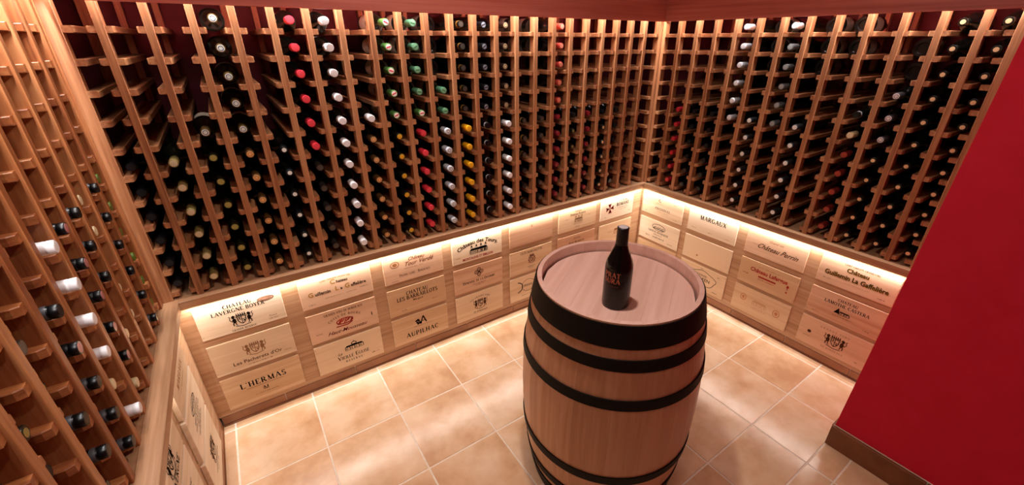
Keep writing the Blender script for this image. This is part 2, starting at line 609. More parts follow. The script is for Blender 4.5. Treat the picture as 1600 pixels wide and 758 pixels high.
# key: (words, body, glass, capsule col, metal, extras[(part, mesh, colour, metal)], y offset, label)
ST = {
    'b': ('black-capped', B_BORD, glass_dark, '#0e0e11', 0, [('capsule_disc', DISC, '#1b1c20', 0)], .12, None),
    'g': ('cream and gold capped', B_BORD, glass_green, '#8d7c48', .3, [('capsule_disc', DISC, '#d8c9a4', .1)], 0, None),
    'o': ('small olive-gold capped', B_BORD, glass_green, '#22200f', .2, [('capsule_disc', DISC, '#a39a52', .2)], .1, None),
    'r': ('blue-white ring capped', B_BURG, glass_brown, '#5f4a20', .3, [('capsule_disc', DISC, '#d8dfd8', .1), ('capsule_ring', RING, '#30506a', 0)], .1, None),
    'c': ('copper-capped', B_BORD, glass_dark, '#5a3c1c', .3, [('capsule_disc', DISC, '#e6b478', .15), ('capsule_ring', RING, '#a06c34', .3)], 0, None),
    't': ('tiny white capped', B_BORD, glass_dark, '#14171a', 0, [('capsule_dot', DOT, '#e6ece6', 0)], 0, None),
    'R': ('bright red capped', B_BORD, glass_dark, '#d6303f', 0, [('capsule_disc', DISC, '#e04450', 0)], -.02, None),
    'd': ('dull grey capped', B_BORD, glass_dark, '#2b2522', 0, [('capsule_disc', DISC, '#4d443c', 0)], .12, None),
    'W': ('white-capped', B_BURG, glass_dark, '#e2dfe2', 0, [('capsule_disc', DISC, '#efeef2', 0)], -.15, None),
    'G': ('green, red-and-white topped', B_BURG, glass_green, '#4f7d3c', 0, [('capsule_disc', DISC, '#f1e8e2', 0), ('capsule_bar', BAR, '#d2364a', 0)], 0, None),
    'e': ('green-capped', B_BURG, glass_green, '#4a7a5a', 0, [('capsule_disc', DISC, '#7aab84', 0), ('capsule_bar', BAR, '#3c6b48', 0)], 0, None),
    'y': ('yellow-topped black capped', B_BORD, glass_dark, '#15130f', 0, [('capsule_disc', DISC, '#d9a62c', .1)], -.05, None),
    'S': ('silver-white capped', B_BORD, glass_dark, '#c9ccd4', .1, [('capsule_disc', DISC, '#dfe1e6', 0), ('capsule_ring', RING, '#1a1a1e', 0), ('capsule_band', BAND, '#8c93a0', .3)], -.15, None),
    'k': ('gold-banded black capped', B_BORD, glass_dark, '#15120f', 0, [('capsule_disc', DISC, '#4a463e', .3), ('capsule_band', BAND, '#c9973f', .5)], .12, None),
    'Y': ('yellow-capped', B_BORD, glass_dark, '#d99a0e', 0, [('capsule_disc', DISC, '#e8ad1c', 0)], -.1, None),
    's': ('silver-topped black capped', B_BORD, glass_dark, '#15161a', 0, [('capsule_disc', DISC, '#8e99a8', .3), ('capsule_bar', BAR, '#23262c', 0)], .12, None),
    'B': ('glossy white-banded', B_BORD, glass_dark, '#0d0c0e', 0, [('capsule_band', BAND, '#cfd2d6', .1)], .0, None),
    'u': ('gold-ringed brown capped', B_BORD, glass_dark, '#2c1c18', 0, [('capsule_disc', DISC, '#cdb98e', .2), ('capsule_ring', RING, '#3a2418', 0)], .12, None),
    'P': ('copper-red capped', B_BORD, glass_dark, '#c44a3c', .1, [('capsule_disc', DISC, '#d98a72', .1), ('capsule_band', BAND, '#a83428', .1)], .1, None),
    'D': ('dark red capped', B_BORD, glass_dark, '#7c1826', .1, [('capsule_disc', DISC, '#8e2430', 0)], .12, None),
    'n': ('dark gold-flecked', B_BORD, glass_dark, '#1b1712', 0, [('capsule_dot', DOT, '#9a8a4a', .3)], .12, None),
    'a': ('tan-corked', B_BORD, glass_dark, '#14100c', 0, [('capsule_dot', DOT, '#e2b888', 0)], .0, None),
    'Q': ('scarlet-capped', B_BORD, glass_dark, '#b41c2c', 0, [('capsule_disc', DISC, '#c8323e', 0)], .12, None),
    'h': ('silvery white capped', B_BURG, glass_dark, '#c9cfd8', .1, [('capsule_disc', DISC, '#e8eaee', 0)], -.02, None),
    'w': ('small pale capped', B_BORD, glass_dark, '#2a2c30', 0, [('capsule_disc', DISC, '#e4e4e0', 0)], .0, None),
    'H': ('dim silver capped', B_BORD, glass_dark, '#6d7478', .2, [('capsule_disc', DISC, '#98a0a0', .1)], .05, None),
    'v': ('cream-capped', B_BORD, glass_green, '#d9c79a', 0, [('capsule_disc', DISC, '#e6d8b4', 0)], .02, None),
    'm': ('dull crimson capped', B_BORD, glass_dark, '#7a1f18', 0, [('capsule_disc', DISC, '#a03a28', 0)], .1, 'red'),
    'O': ('white ring topped', B_BORD, glass_dark, '#3c3438', 0, [('capsule_disc', DISC, '#e8e2e4', .1), ('capsule_ring', RING, '#6a4a50', 0)], .0, None),
    'z': ('pink-topped black capped', B_BORD, glass_dark, '#0a090b', 0, [('capsule_disc', DISC, '#b87878', 0), ('capsule_band', BAND, '#1e1d22', .2)], -.1, None),
    'l': ('lime green capped', B_BURG, glass_green, '#5d7a1e', 0, [('capsule_disc', DISC, '#4a6818', 0)], .0, None),
    'K': ('glossy black capped', B_BORD, glass_dark, '#08080a', 0, [('capsule_disc', DISC, '#1c1c20', .2), ('capsule_band', BAND, '#5a5a60', .4)], -.12, None),
    'x': ('outward-based pale labelled', B_REV, glass_dark, None, 0, [], 1.05, 'rev'),
}
protos = {}
cmats = {}


def cm_(col, metal):
    k = (col, metal)
    if k not in cmats:
        dark = sum(lin(col)[:3]) < .06
        cmats[k] = mat('capsule_foil', col, .42 if not dark else .3, metal, spec=.5 if not dark else .3)
    return cmats[k]


def make_bottle(key):
    words, body, gl, cc, metal, ex, yo, lab = ST[key]
    b = newobj('wine_bottle', mcopy(body, gl, ('b', body.name, gl.name)))
    parts = []
    if cc:
        short = key in 'tan'
        src = CAPT if short else CAP
        c = newobj('capsule', mcopy(src, cm_(cc, metal), (src.name, cc, metal)), None, b)
        tag(c, words.replace('capped', 'foil') + ' capsule' if False else None)
        for (pn, me, col, mt) in ex:
            newobj(pn, mcopy(me, cm_(col, mt), (me.name, col, mt)), None, c)
    if lab == 'rev':
        newobj('paper_label', mcopy(LABELR, paper_shaded, 'labr'), None, b)
    elif lab == 'red':
        newobj('paper_label', mcopy(LABEL, paper_red, 'labred'), None, b)
    elif lab is None and key in 'WreGv':
        newobj('paper_label', mcopy(LABEL, paper, 'lab'), None, b)
    return b


def copy_tree(o, parent=None):
    c = o.copy()
    COL.objects.link(c)
    if parent:
        c.parent = parent
    for ch in o.children:
        copy_tree(ch, c)
    return c


def place(side, colx, z, key, label, group):
    if key not in protos:
        protos[key] = make_bottle(key)
        o = protos[key]
    else:
        o = copy_tree(protos[key])
    loc, rz = FRAMES[side]
    R = Matrix.Rotation(rz, 4, 'Z')
    yo = ST[key][6] + random.uniform(-.04, .04) + (.03 if side == 'left' else 0)
    p = Vector((colx * S, yo * S, z * S))
    o.location = loc + (R @ p)
    tilt = random.uniform(-.006, .006)
    o.rotation_euler = (tilt, random.uniform(-PI, PI) if key not in 'GesB' else random.uniform(-.6, .6), rz + random.uniform(-.012, .012))
    o.rotation_mode = 'XYZ'
    tag(o, label, 'bottle', group)


BACK = ['.....bbbbbb', '.....gggggg', '....roooooo', 'rrrrrcccccc', '.....tttttt', 'RRRRRRddddd', 'WWWWWWWWWWW',
        '....Wcccccc', 'GGGGGyyyyyy', 'eeeeGRRRRRR', 'xxxeeSSSSSS', 'kkkkkYYYYYY', 'sssssBBBBBB', 'uuuuuWWWWWW',
        'xx...kkkbbk', 'xx...dddddd', 'PPPPPDDDDDD', '.....bnnnnn', '.....DDDDDD', '.....baaaaa', '.....bbbbbb',
        '...........', '...........']
RIGHT = ['...........', '.....QQQQQQ', '.....bbbbbb', '.....bbbbbb', 'hhhhhh.....', 'xxx..wwwwww', 'hHHHHH.....',
         'xxx..wwwwww', 'xx.........', '....Bvmmmmm', '.xxOOOaaaaa', 'aaaaaaaaaaa', 'aaaaaaaaaaa']
LEFT = ['.....llllll', '.....KKKKKK', '.....vvdvvd', '.....KKKdvd', '.....zzzzzv', '.....WWWWvW', '.....dKzKKK',
        '.....ddnKKd', '......bnb..', '......bbn..', '.......b...']


def colx_back(c):
    if c == 0:
        return -22.83
    if c == 22:
        return -.87
    return back_strips[c] - .5


def colx_right(c):
    return right_strips[0] - .5 if c == 0 else (right_strips[c] if c < 12 else 13.37) - .513


def colx_left(c):
    return left_strips[c] + .507


for side, grid, fx, rackname in (('back', BACK, colx_back, 'back rack'), ('right', RIGHT, colx_right, 'right rack'),
                                 ('left', LEFT, colx_left, 'left rack')):
    for c, s in enumerate(grid):
        for k, key in enumerate(s):
            if key == '.':
                continue
            words = ST[key][0]
            frm = 'from its left end' if side == 'back' else 'from the corner'
            label = '%s bottle, %s, %s column %s, %s row down' % (words, rackname, ORD[c], frm, ORD[k])
            place(side, fx(c), Z0R - k * Q + .325, key, label, 'wine bottles lying in the ' + rackname)


# ------------------------------------------------------------------ 2D printing on crates
def seg(p, q, w0, w1=None):
    w1 = w0 if w1 is None else w1
    dx, dy = q[0] - p[0], q[1] - p[1]
    L = math.hypot(dx, dy) or 1
    nx, ny = -dy / L / 2, dx / L / 2
    return [(p[0] + nx * w0, p[1] + ny * w0), (p[0] - nx * w0, p[1] - ny * w0), (q[0] - nx * w1, q[1] - ny * w1), (q[0] + nx * w1, q[1] + ny * w1)]


def arc(cx, cy, rx, ry, a0, a1, thick, thin, n=10):
    out = []
    for i in range(n):
        a, b = a0 + (a1 - a0) * i / n, a0 + (a1 - a0) * (i + 1) / n
        a, b = math.radians(a), math.radians(b)
        wa = thin + (thick - thin) * abs(math.cos(a))
        wb = thin + (thick - thin) * abs(math.cos(b))
        p = (cx + rx * math.cos(a), cy + ry * math.sin(a))
        q = (cx + rx * math.cos(b), cy + ry * math.sin(b))
        out.append(seg(p, q, wa, wb))
    return out


T_, t_ = .19, .085
GLY = {
    'A': (.82, [('l', .08, 0, .4, 1, t_), ('l', .4, 1, .74, 0, T_), ('l', .18, .34, .6, .34, t_)], [(.08, 0), (.74, 0)]),
    'B': (.7, [('l', .15, 0, .15, 1, T_), ('a', .3, .76, .24, .22, -90, 90), ('a', .32, .27, .28, .26, -90, 90), ('l', .15, .98, .32, .98, t_), ('l', .15, .53, .34, .53, t_), ('l', .15, .02, .34, .02, t_)], []),
    'C': (.76, [('a', .42, .5, .34, .48, 45, 315)], []),
    'D': (.82, [('l', .15, 0, .15, 1, T_), ('a', .35, .5, .38, .48, -90, 90), ('l', .1, .98, .36, .98, t_), ('l', .1, .02, .36, .02, t_)], []),
    'E': (.66, [('l', .15, 0, .15, 1, T_), ('l', .08, .97, .58, .97, t_), ('l', .15, .52, .48, .52, t_), ('l', .08, .03, .6, .03, t_), ('l', .58, 1, .58, .8, t_), ('l', .6, 0, .6, .2, t_)], []),
    'F': (.62, [('l', .15, 0, .15, 1, T_), ('l', .08, .97, .56, .97, t_), ('l', .15, .52, .46, .52, t_)], [(.15, 0)]),
    'G': (.82, [('a', .42, .5, .34, .48, 45, 330), ('l', .68, .42, .68, .1, T_ * .8), ('l', .52, .42, .78, .42, t_)], []),
    'H': (.82, [('l', .15, 0, .15, 1, T_), ('l', .66, 0, .66, 1, T_), ('l', .15, .5, .66, .5, t_)], [(.15, 0), (.15, 1), (.66, 0), (.66, 1)]),
    'I': (.34, [('l', .17, 0, .17, 1, T_)], [(.17, 0), (.17, 1)]),
    'J': (.42, [('l', .26, .15, .26, 1, T_), ('a', .12, .12, .14, .14, 270, 360)], [(.26, 1)]),
    'K': (.78, [('l', .15, 0, .15, 1, T_), ('l', .15, .4, .62, 1, t_), ('l', .3, .58, .68, 0, T_)], [(.15, 0), (.15, 1), (.66, 0)]),
    'L': (.62, [('l', .15, 0, .15, 1, T_), ('l', .08, .03, .58, .03, t_), ('l', .58, 0, .58, .22, t_)], [(.15, 1)]),
    'M': (.98, [('l', .14, 0, .16, 1, t_), ('l', .18, 1, .48, 0, T_), ('l', .48, 0, .78, 1, t_), ('l', .82, 0, .8, 1, T_)], [(.14, 0), (.82, 0), (.12, 1), (.84, 1)]),
    'N': (.84, [('l', .14, 0, .14, 1, t_), ('l', .14, 1, .7, 0, T_), ('l', .7, 0, .7, 1, t_)], [(.14, 0), (.1, 1), (.7, 1)]),
    'O': (.84, [('a', .42, .5, .34, .48, 0, 360)], []),
    'P': (.66, [('l', .15, 0, .15, 1, T_), ('a', .32, .72, .26, .26, -90, 90), ('l', .1, .98, .34, .98, t_), ('l', .15, .46, .34, .46, t_)], [(.15, 0)]),
    'Q': (.84, [('a', .42, .5, .34, .48, 0, 360), ('l', .42, .1, .78, -.18, T_ * .7)], []),
    'R': (.78, [('l', .15, 0, .15, 1, T_), ('a', .32, .74, .24, .24, -90, 90), ('l', .1, .98, .34, .98, t_), ('l', .15, .5, .34, .5, t_), ('l', .34, .5, .68, 0, T_)], [(.15, 0), (.7, 0)]),
    'S': (.6, [('a', .3, .74, .2, .24, 20, 270), ('a', .3, .26, .22, .25, -160, 90)], []),
    'T': (.72, [('l', .36, 0, .36, 1, T_), ('l', .04, .97, .68, .97, t_), ('l', .05, 1, .05, .8, t_), ('l', .67, 1, .67, .8, t_)], [(.36, 0)]),
    'U': (.8, [('l', .15, .3, .15, 1, T_), ('a', .4, .3, .25, .28, 180, 360), ('l', .65, .3, .65, 1, t_)], [(.15, 1), (.65, 1)]),
    'V': (.8, [('l', .08, 1, .42, 0, T_), ('l', .42, 0, .74, 1, t_)], [(.08, 1), (.74, 1)]),
    'X': (.78, [('l', .1, 1, .66, 0, T_), ('l', .1, 0, .66, 1, t_)], [(.1, 0), (.1, 1), (.66, 0), (.66, 1)]),
    'Y': (.76, [('l', .08, 1, .38, .48, T_), ('l', .38, .48, .7, 1, t_), ('l', .38, 0, .38, .5, T_)], [(.08, 1), (.7, 1), (.38, 0)]),
    'Z': (.68, [('l', .08, .97, .6, .97, t_), ('l', .58, .97, .1, .03, T_), ('l', .08, .03, .62, .03, t_)], []),
    "'": (.22, [('l', .11, .75, .11, 1, .1)], []),
    '-': (.4, [('l', .06, .42, .34, .42, .08)], []),
    '~': (.4, [('l', .04, .38, .2, .5, .08), ('l', .2, .5, .36, .38, .08)], []),
    ' ': (.34, [], []),
}


def serif_polys(txt, h, track=.06, small=None):
    """list of (x offset, polys) -> polys in text space; small caps for lowercase letters"""
    out = []
    x = 0
    for ch in txt:
        sc = h
        c = ch.upper()
        if ch.islower():
            sc = h * (small or .78)
        if c not in GLY:
            x += .4 * h
            continue
        w, strokes, ser = GLY[c]
        ps = []
        for s in strokes:
            if s[0] == 'l':
                ps.append(seg((s[1], s[2]), (s[3], s[4]), s[5]))
            else:
                ps += arc(s[1], s[2], s[3], s[4], s[5], s[6], T_, t_)
        for sx, sy in ser:
            ps.append(seg((sx - .13, sy + (.02 if sy < .5 else -.02)), (sx + .13, sy + (.02 if sy < .5 else -.02)), .045))
        out.append((x, w * sc, [[(px * sc, py * sc) for px, py in p] for p in ps]))
        x += (w + track) * sc
    return out, x


class Art:
    def __init__(self):
        self.polys = {}

    def add(self, col, poly):
        self.polys.setdefault(col, []).append(poly)

    def serif(self, col, txt, u, v, h, arcr=None, rot=0, squeeze=1.0, **kw):
        gl, W = serif_polys(txt, h, **kw)
        W *= squeeze
        for x, w, ps in gl:
            xc = (x + w / 2) * squeeze - W / 2
            for p in ps:
                q = []
                for px, py in p:
                    lx, ly = (px - w / 2) * squeeze, py
                    if arcr:
                        a = xc / arcr
                        X = u + math.sin(a) * (arcr + ly) + (math.cos(a)) * lx
                        Y = v - arcr + math.cos(a) * (arcr + ly) - math.sin(a) * lx
                    else:
                        X, Y = u + xc + lx, v + ly
                    q.append((X, Y))
                self.add(col, q)

    def font(self, col, txt, u, v, h, shear=0.0, bold=0.0, squeeze=1.0, arcr=None):
        cu = bpy.data.curves.new('t', 'FONT')
        cu.body = txt
        cu.size = 1.0
        cu.shear = shear
        cu.offset = bold
        cu.resolution_u = 2
        cu.align_x = 'CENTER'
        ob = bpy.data.objects.new('t', cu)
        COL.objects.link(ob)
        dg = bpy.context.evaluated_depsgraph_get()
        me = bpy.data.meshes.new_from_object(ob.evaluated_get(dg))
        sc = h / .72
        for p in me.polygons:
            q = []
            for i in p.vertices:
                co = me.vertices[i].co
                x, y_ = co.x * sc * squeeze, co.y * sc
                if arcr:
                    a = x / arcr
                    q.append((u + math.sin(a) * (arcr + y_), v - arcr + math.cos(a) * (arcr + y_)))
                else:
                    q.append((u + x, v + y_))
            self.add(col, q)
        bpy.data.objects.remove(ob)
        bpy.data.curves.remove(cu)
        bpy.data.meshes.remove(me)

    def line(self, col, *pts, w=.02):
        for a, b in zip(pts[:-1], pts[1:]):
            self.add(col, seg(a, b, w))

    def micro(self, col, u, v, w, h=.035):
        """an illegible line of tiny print"""
        x = u - w / 2
        rng = random.Random(int((u * 31 + v * 17 + w) * 1000))
        while x < u + w / 2:
            a = rng.uniform(.012, .03)
            if rng.random() > .18:
                self.add(col, seg((x, v), (x + rng.uniform(-.004, .01), v + h * rng.uniform(.6, 1)), .012))
            x += a

    def ring(self, col, cx, cy, rx, ry=None, w=.02, a0=0, a1=360, n=28):
        ry = ry or rx
        for p in arc(cx, cy, rx, ry, a0, a1, w, w, n):
            self.add(col, p)

    def disc(self, col, cx, cy, rx, ry=None, n=14):
        ry = ry or rx
        self.add(col, [(cx + rx * math.cos(2 * PI * i / n), cy + ry * math.sin(2 * PI * i / n)) for i in range(n)])

    def rect(self, col, x0, y0, x1, y1):
        self.add(col, [(x0, y0), (x1, y0), (x1, y1), (x0, y1)])

    # --- emblems
    def crest(self, col, cx, cy, s, lions=True):
        sh = [(-.16, .14), (.16, .14), (.16, -.06), (.08, -.2), (0, -.26), (-.08, -.2), (-.16, -.06)]
        P = [(cx + x * s, cy + y_ * s) for x, y_ in sh]
        self.line(col, *P, P[0], w=.03 * s + .006)
        self.line(col, (cx, cy + .14 * s), (cx, cy - .24 * s), w=.03 * s)
        self.line(col, (cx - .16 * s, cy - .02 * s), (cx + .16 * s, cy - .02 * s), w=.03 * s)
        self.disc(col, cx - .08 * s, cy + .06 * s, .04 * s)
        self.disc(col, cx + .08 * s, cy - .1 * s, .04 * s)
        # crown
        for i in range(5):
            x = cx + (-.16 + .08 * i) * s
            self.add(col, [(x - .035 * s, cy + .2 * s), (x + .035 * s, cy + .2 * s), (x, cy + .36 * s)])
        self.rect(col, cx - .2 * s, cy + .17 * s, cx + .2 * s, cy + .21 * s)
        if lions:
            for d in (-1, 1):
                B = lambda pts: self.add(col, [(cx + d * x * s, cy + y_ * s) for x, y_ in pts])
                B([(.22, -.12), (.34, -.16), (.38, .02), (.3, .14), (.22, .06)])            # body
                B([(.26, .12), (.36, .1), (.38, .22), (.3, .28), (.23, .22)])              # head
                B([(.2, .1), (.24, .12), (.2, .16), (.16, .12)])                            # paw
                B([(.24, -.14), (.29, -.14), (.26, -.28), (.19, -.28), (.24, -.24)])        # leg
                B([(.33, -.14), (.38, -.12), (.38, -.28), (.31, -.28), (.34, -.24)])        # leg
                self.line(col, (cx + d * .38 * s, cy - .05 * s), (cx + d * .46 * s, cy + .08 * s), (cx + d * .42 * s, cy + .2 * s), (cx + d * .47 * s, cy + .26 * s), w=.03 * s)
        self.line(col, (cx - .3 * s, cy - .32 * s), (cx, cy - .38 * s), (cx + .3 * s, cy - .32 * s), w=.035 * s)

    def house(self, col, cx, cy, w, h, dome=False, towers=0):
        self.rect(col, cx - w / 2, cy + h * .5, cx + w / 2, cy + h * .62)
        self.line(col, (cx - w / 2, cy), (cx + w / 2, cy), w=.015)
        n = max(4, int(w / .09))
        for i in range(n + 1):
            x = cx - w / 2 + w * i / n
            self.line(col, (x, cy), (x, cy + h * .5), w=.018 if i % 2 else .028)
        for i in range(n):
            if i % 2 == 0:
                x = cx - w / 2 + w * (i + .5) / n
                self.rect(col, x - .014, cy + h * .15, x + .014, cy + h * .38)
        self.add(col, [(cx - w * .5, cy + h * .6), (cx + w * .5, cy + h * .6), (cx + w * .4, cy + h * .8), (cx - w * .4, cy + h * .8)])
        if dome:
            self.ring(col, cx, cy + h * .85, w * .14, w * .14, .035, 0, 180, 10)
            self.disc(col, cx, cy + h * .85 + w * .19, .02)
            self.rect(col, cx - w * .14, cy + h * .78, cx + w * .14, cy + h * .88)
        for i in range(towers):
            x = cx - w * .4 + w * .8 * i / max(1, towers - 1)
            self.line(col, (x - .04, cy), (x - .04, cy + h), w=.015)
            self.line(col, (x + .04, cy), (x + .04, cy + h), w=.015)
            self.add(col, [(x - .06, cy + h), (x + .06, cy + h), (x, cy + h * 1.35)])

    def build(self, parent, front):
        for col, polys in self.polys.items():
            vs, fs = [], []
            for p in polys:
                b = len(vs)
                for x, y_ in p:
                    vs.append((x * S, front * S - .0004, y_ * S))
                fs.append(tuple(range(b, b + len(p))))
            me = bpy.data.meshes.new('print')
            me.from_pydata(vs, [], fs)
            o = tag(newobj('printed_marking', me, ink(col), parent), kind='stuff')


inks = {}


def ink(col):
    if col not in inks:
        inks[col] = mat('printing_ink', col, .95, spec=.0)
    return inks[col]


BK, BR, RD, GD, FA, DR = '#1d1613', '#4a2e20', '#a02c26', '#a87c34', '#94643f', '#5e1010'


def A(fn):
    a = Art()
    fn(a)
    return a


def a_b1t(a):
    a.micro(BK, 0, .56, .3)
    a.serif(BK, 'CHATEAU', -.05, .38, .15)
    a.serif(BK, 'LAVERGNE BOYER', -.05, .18, .15)
    a.crest(BK, -.05, -.17, .78)
    a.serif(BK, 'GRANDE RESERVE', -.05, -.6, .07)
    a.disc('#b9886c', .82, .38, .27, .1, 20)
    a.ring('#9a6248', .82, .38, .26, .09, .02)
    a.ring('#9a6248', .82, .38, .15, .05, .02)
    a.font(BR, 'France', .9, -.42, .07, shear=.3)
    a.micro(BR, .9, -.52, .3)


def a_b1m(a):
    a.crest('#8a6244', 0.05, .12, .8)
    a.font(BR, "Les Pacherets d'Or", .05, -.42, .15, bold=.01)
    a.micro(BR, .1, -.55, .8)
    a.micro(FA, 1.05, -.45, .25)


def a_b1b(a):
    a.serif(BK, "L'HERMAS", 0.0, .05, .24, track=.14)
    a.line(BK, (-.62, -.02), (.62, -.02), w=.012)
    a.line(BK, (-.06, -.3), (-.06, -.12), (.0, -.3), (.06, -.12), (.06, -.3), w=.022)
    a.line(BK, (-.1, -.14), (-.1, -.28), w=.014)
    a.micro(BR, 0, -.42, .8)


def a_b2t(a):
    a.serif(FA, 'SAINT EMILION GRAND CRU', 0, .42, .07, arcr=4)
    a.font(GD, 'C', -.13, .2, .2, bold=.02)
    a.font(BK, 'hateau', .22, .2, .13, bold=.025, squeeze=.9)
    a.font(GD, 'G', -.98, -.14, .2, bold=.02)
    a.font(BK, 'uillemin', -.55, -.14, .15, bold=.025, squeeze=.9)
    a.font(GD, 'L', -.02, -.14, .2, bold=.02)
    a.font(BK, 'a', .15, -.14, .13, bold=.025)
    a.font(GD, 'G', .38, -.14, .2, bold=.02)
    a.font(BK, 'affelière', .82, -.14, .15, bold=.025, squeeze=.9)
    a.micro(BR, .1, -.36, 1.2, .02)
    a.micro(BR, -1.0, -.5, .25)
    a.micro(BR, 1.0, -.3, .3)


def a_b2m(a):
    a.serif(BR, 'GRANDS VINS DE BORDEAUX', .05, .44, .11, squeeze=.8)
    a.serif(BR, 'COTES DE BOURG', .05, .26, .1, arcr=1.1, track=.25)
    a.ring(RD, .02, .0, .32, .13, .05)
    for i in range(7):
        a.line(RD, (-.26 + .08 * i, -.12 + .05 * (i % 3)), (-.14 + .08 * i, .08 + .03 * (i % 2)), w=.045)
    a.line(RD, (-.34, -.2), (.1, -.22), (.32, -.12), w=.05)
    a.font(DR, 'Haut-Mousseau', .05, -.5, .17, shear=.5, squeeze=1.05, bold=.01)
    a.rect(BR, 1.1, -.16, 1.14, .0)
    a.micro(BR, -1.0, -.3, .25)


def a_b2b(a):
    a.house(BK, .18, .08, .75, .3, dome=True)
    a.font(BK, 'La', -.45, -.05, .13, shear=.4, bold=.01)
    a.serif(BK, 'Vieille Eglise', .1, -.3, .19, small=.8, squeeze=.92)
    a.serif(BK, '~RESERVE~', .1, -.5, .1, track=.35)
    a.micro(BR, 1.0, -.5, .3, .06)


def a_b3t(a):
    a.ring(FA, -.85, .25, .18, .14, .03)
    a.disc(FA, -.85, .25, .1, .08)
    a.font('#7a4a36', 'Château', .1, .3, .16, shear=.5, bold=.012)
    a.font('#7a4a36', 'Tour Verdé', .2, .06, .2, shear=.5, bold=.012)
    a.micro('#8a5a44', 0, -.06, .9)
    a.serif('#6a3e2c', 'Propriétaire - Bordeaux', 0, -.38, .12, small=.75, squeeze=.9)
    a.micro('#8a5a44', -.9, -.55, .3)


def a_b3m(a):
    a.serif(BK, 'CHATEAU', 0, .26, .18)
    a.serif(BK, 'LES BARRAILLOTS', 0, .02, .2, squeeze=.9)
    a.font(BR, 'Margaux', 0, -.13, .1, bold=.01)
    a.micro(BR, -.7, -.5, .25)
    a.micro(FA, .8, -.35, .25)


def a_b3b(a):
    a.line(BK, (-.02, .12), (.12, .5), (.26, .12), w=.06)
    a.line(BK, (.03, .24), (.22, .24), w=.03)
    for i, (x, y_) in enumerate([(-.1, .3), (-.18, .22), (-.06, .2), (-.14, .14), (-.22, .32), (-.02, .14), (-.14, .36)]):
        a.disc(BK, x, y_, .06, .05)
    a.micro(BR, .1, .02, .9, .03)
    a.serif(BK, 'AUPILHAC', .05, -.44, .24, track=.14)


def a_b4t(a):
    a.font(BK, 'Château des Tours', 0, .24, .2, bold=.02, arcr=2.0)
    a.house(BK, 0.05, -.3, .95, .36, towers=4)
    a.house(BK, .2, -.28, .5, .3)
    a.font(RD, 'MONTAGNE ST EMILION', 0, -.56, .13, bold=.03, squeeze=.82)
    a.micro(BR, -1.05, -.36, .2)
    a.micro(BR, 1.0, -.05, .2)


def a_b4m(a):
    for dx, dy in ((0, .14), (0, -.14), (.14, 0), (-.14, 0)):
        a.ring(BR, .0 + dx, .28 + dy, .09, .09, .035, n=12)
        a.disc(BR, dx, .28 + dy, .03)
    a.disc(BR, 0, .28, .04)
    a.serif(BK, 'Domaine de la Dourbie', 0, -.22, .14, small=.8, squeeze=1.0)
    a.micro(BR, 0, -.36, .8)
    a.micro(BR, 0, -.44, .5)


def a_b4b(a):
    a.serif(BR, 'LES GRANDS VINS', 0, .42, .09, arcr=1.1, track=.2)
    a.crest(BR, 0, .05, .85)
    a.serif(BR, 'DE BORDEAUX', 0, -.45, .09, track=.1)


def a_b5t(a):
    a.disc(RD, 0, .3, .03)
    a.line(RD, (-.03, .38), (.03, .36), w=.02)


def a_b5m(a):
    a.serif(BR, 'CLOS MARSALETTE', .0, .44, .13, squeeze=.95)
    a.crest(DR, 0.02, .1, .75, lions=False)
    a.line(DR, (-.14, .2), (-.2, .0), (-.08, -.12), w=.04)
    a.line(DR, (.18, .2), (.24, .0), (.12, -.12), w=.04)
    a.micro(BR, 0, -.4, .5)
    a.micro(BR, 0, -.48, .35)


def a_b5b(a):
    a.ring(BK, -.95, .1, .38, .32, .05, -80, 80, 14)
    a.ring(BK, -.2, .1, .42, .36, .02)
    a.serif(BK, 'RIEUSSAC', -.2, .05, .12, squeeze=.8)
    a.micro(BR, -.3, -.48, .7)


def a_b6t(a):
    a.font(BR, 'Château', 0, .42, .1, shear=.1)
    a.serif(BR, 'Pontoise Plantey', 0, .22, .14, small=.75, squeeze=.85)
    a.house('#8f6a4a', 0.05, -.2, .55, .3, towers=3)
    a.micro('#8f6a4a', 0, -.3, .8)
    a.micro(BR, 0, -.5, .3)
    a.micro('#8f6a4a', -.8, .05, .2)
    a.micro('#8f6a4a', .8, .05, .2)


def a_b6m(a):
    a.serif(BR, 'CHATEAU', 0, .4, .09)
    a.serif(BR, 'Petit Bonregin', 0, .14, .15, small=.78, squeeze=.9)


def a_b7t(a):
    c, x0, y0, s = DR, -.62, .02, .34
    for k in range(4):
        an = k * PI / 2 + .1
        q = []
        for r, d in ((.0, 0), (s, -.42), (s * .82, 0), (s, .42)):
            q.append((x0 + r * math.cos(an + d), y0 + r * math.sin(an + d)))
        a.add(c, [q[0], q[1], q[2]])
        a.add(c, [q[0], q[2], q[3]])
    a.serif(BR, 'LE GRAND', .5, .32, .1)
    a.serif(BK, 'ROMANE', .45, .06, .2)
    a.micro(BR, .45, -.08, .8)
    a.micro(BR, .5, -.2, .6)
    a.micro(BR, -.95, -.5, .2)
    a.micro(BR, 1.05, -.42, .2)


def a_b7m(a):
    a.house(FA, .1, -.1, .4, .45)
    a.micro(FA, -.4, .1, .5)
    a.micro(FA, 0, -.3, .9)


def a_r1t(a):
    a.ring(DR, -.2, .35, .06, .07, .03, 60, 300, 8)
    a.disc(DR, -.12, .28, .03)
    a.micro(FA, -.2, .15, .5)
    a.serif('#5a4a40', 'PRESIDIAL', .1, -.22, .14, track=.25)
    a.micro(FA, .1, -.36, .8)
    a.micro(BR, -1.1, -.5, .15)
    a.micro(BR, 1.0, -.52, .25)
    a.micro(BR, .9, .35, .2)


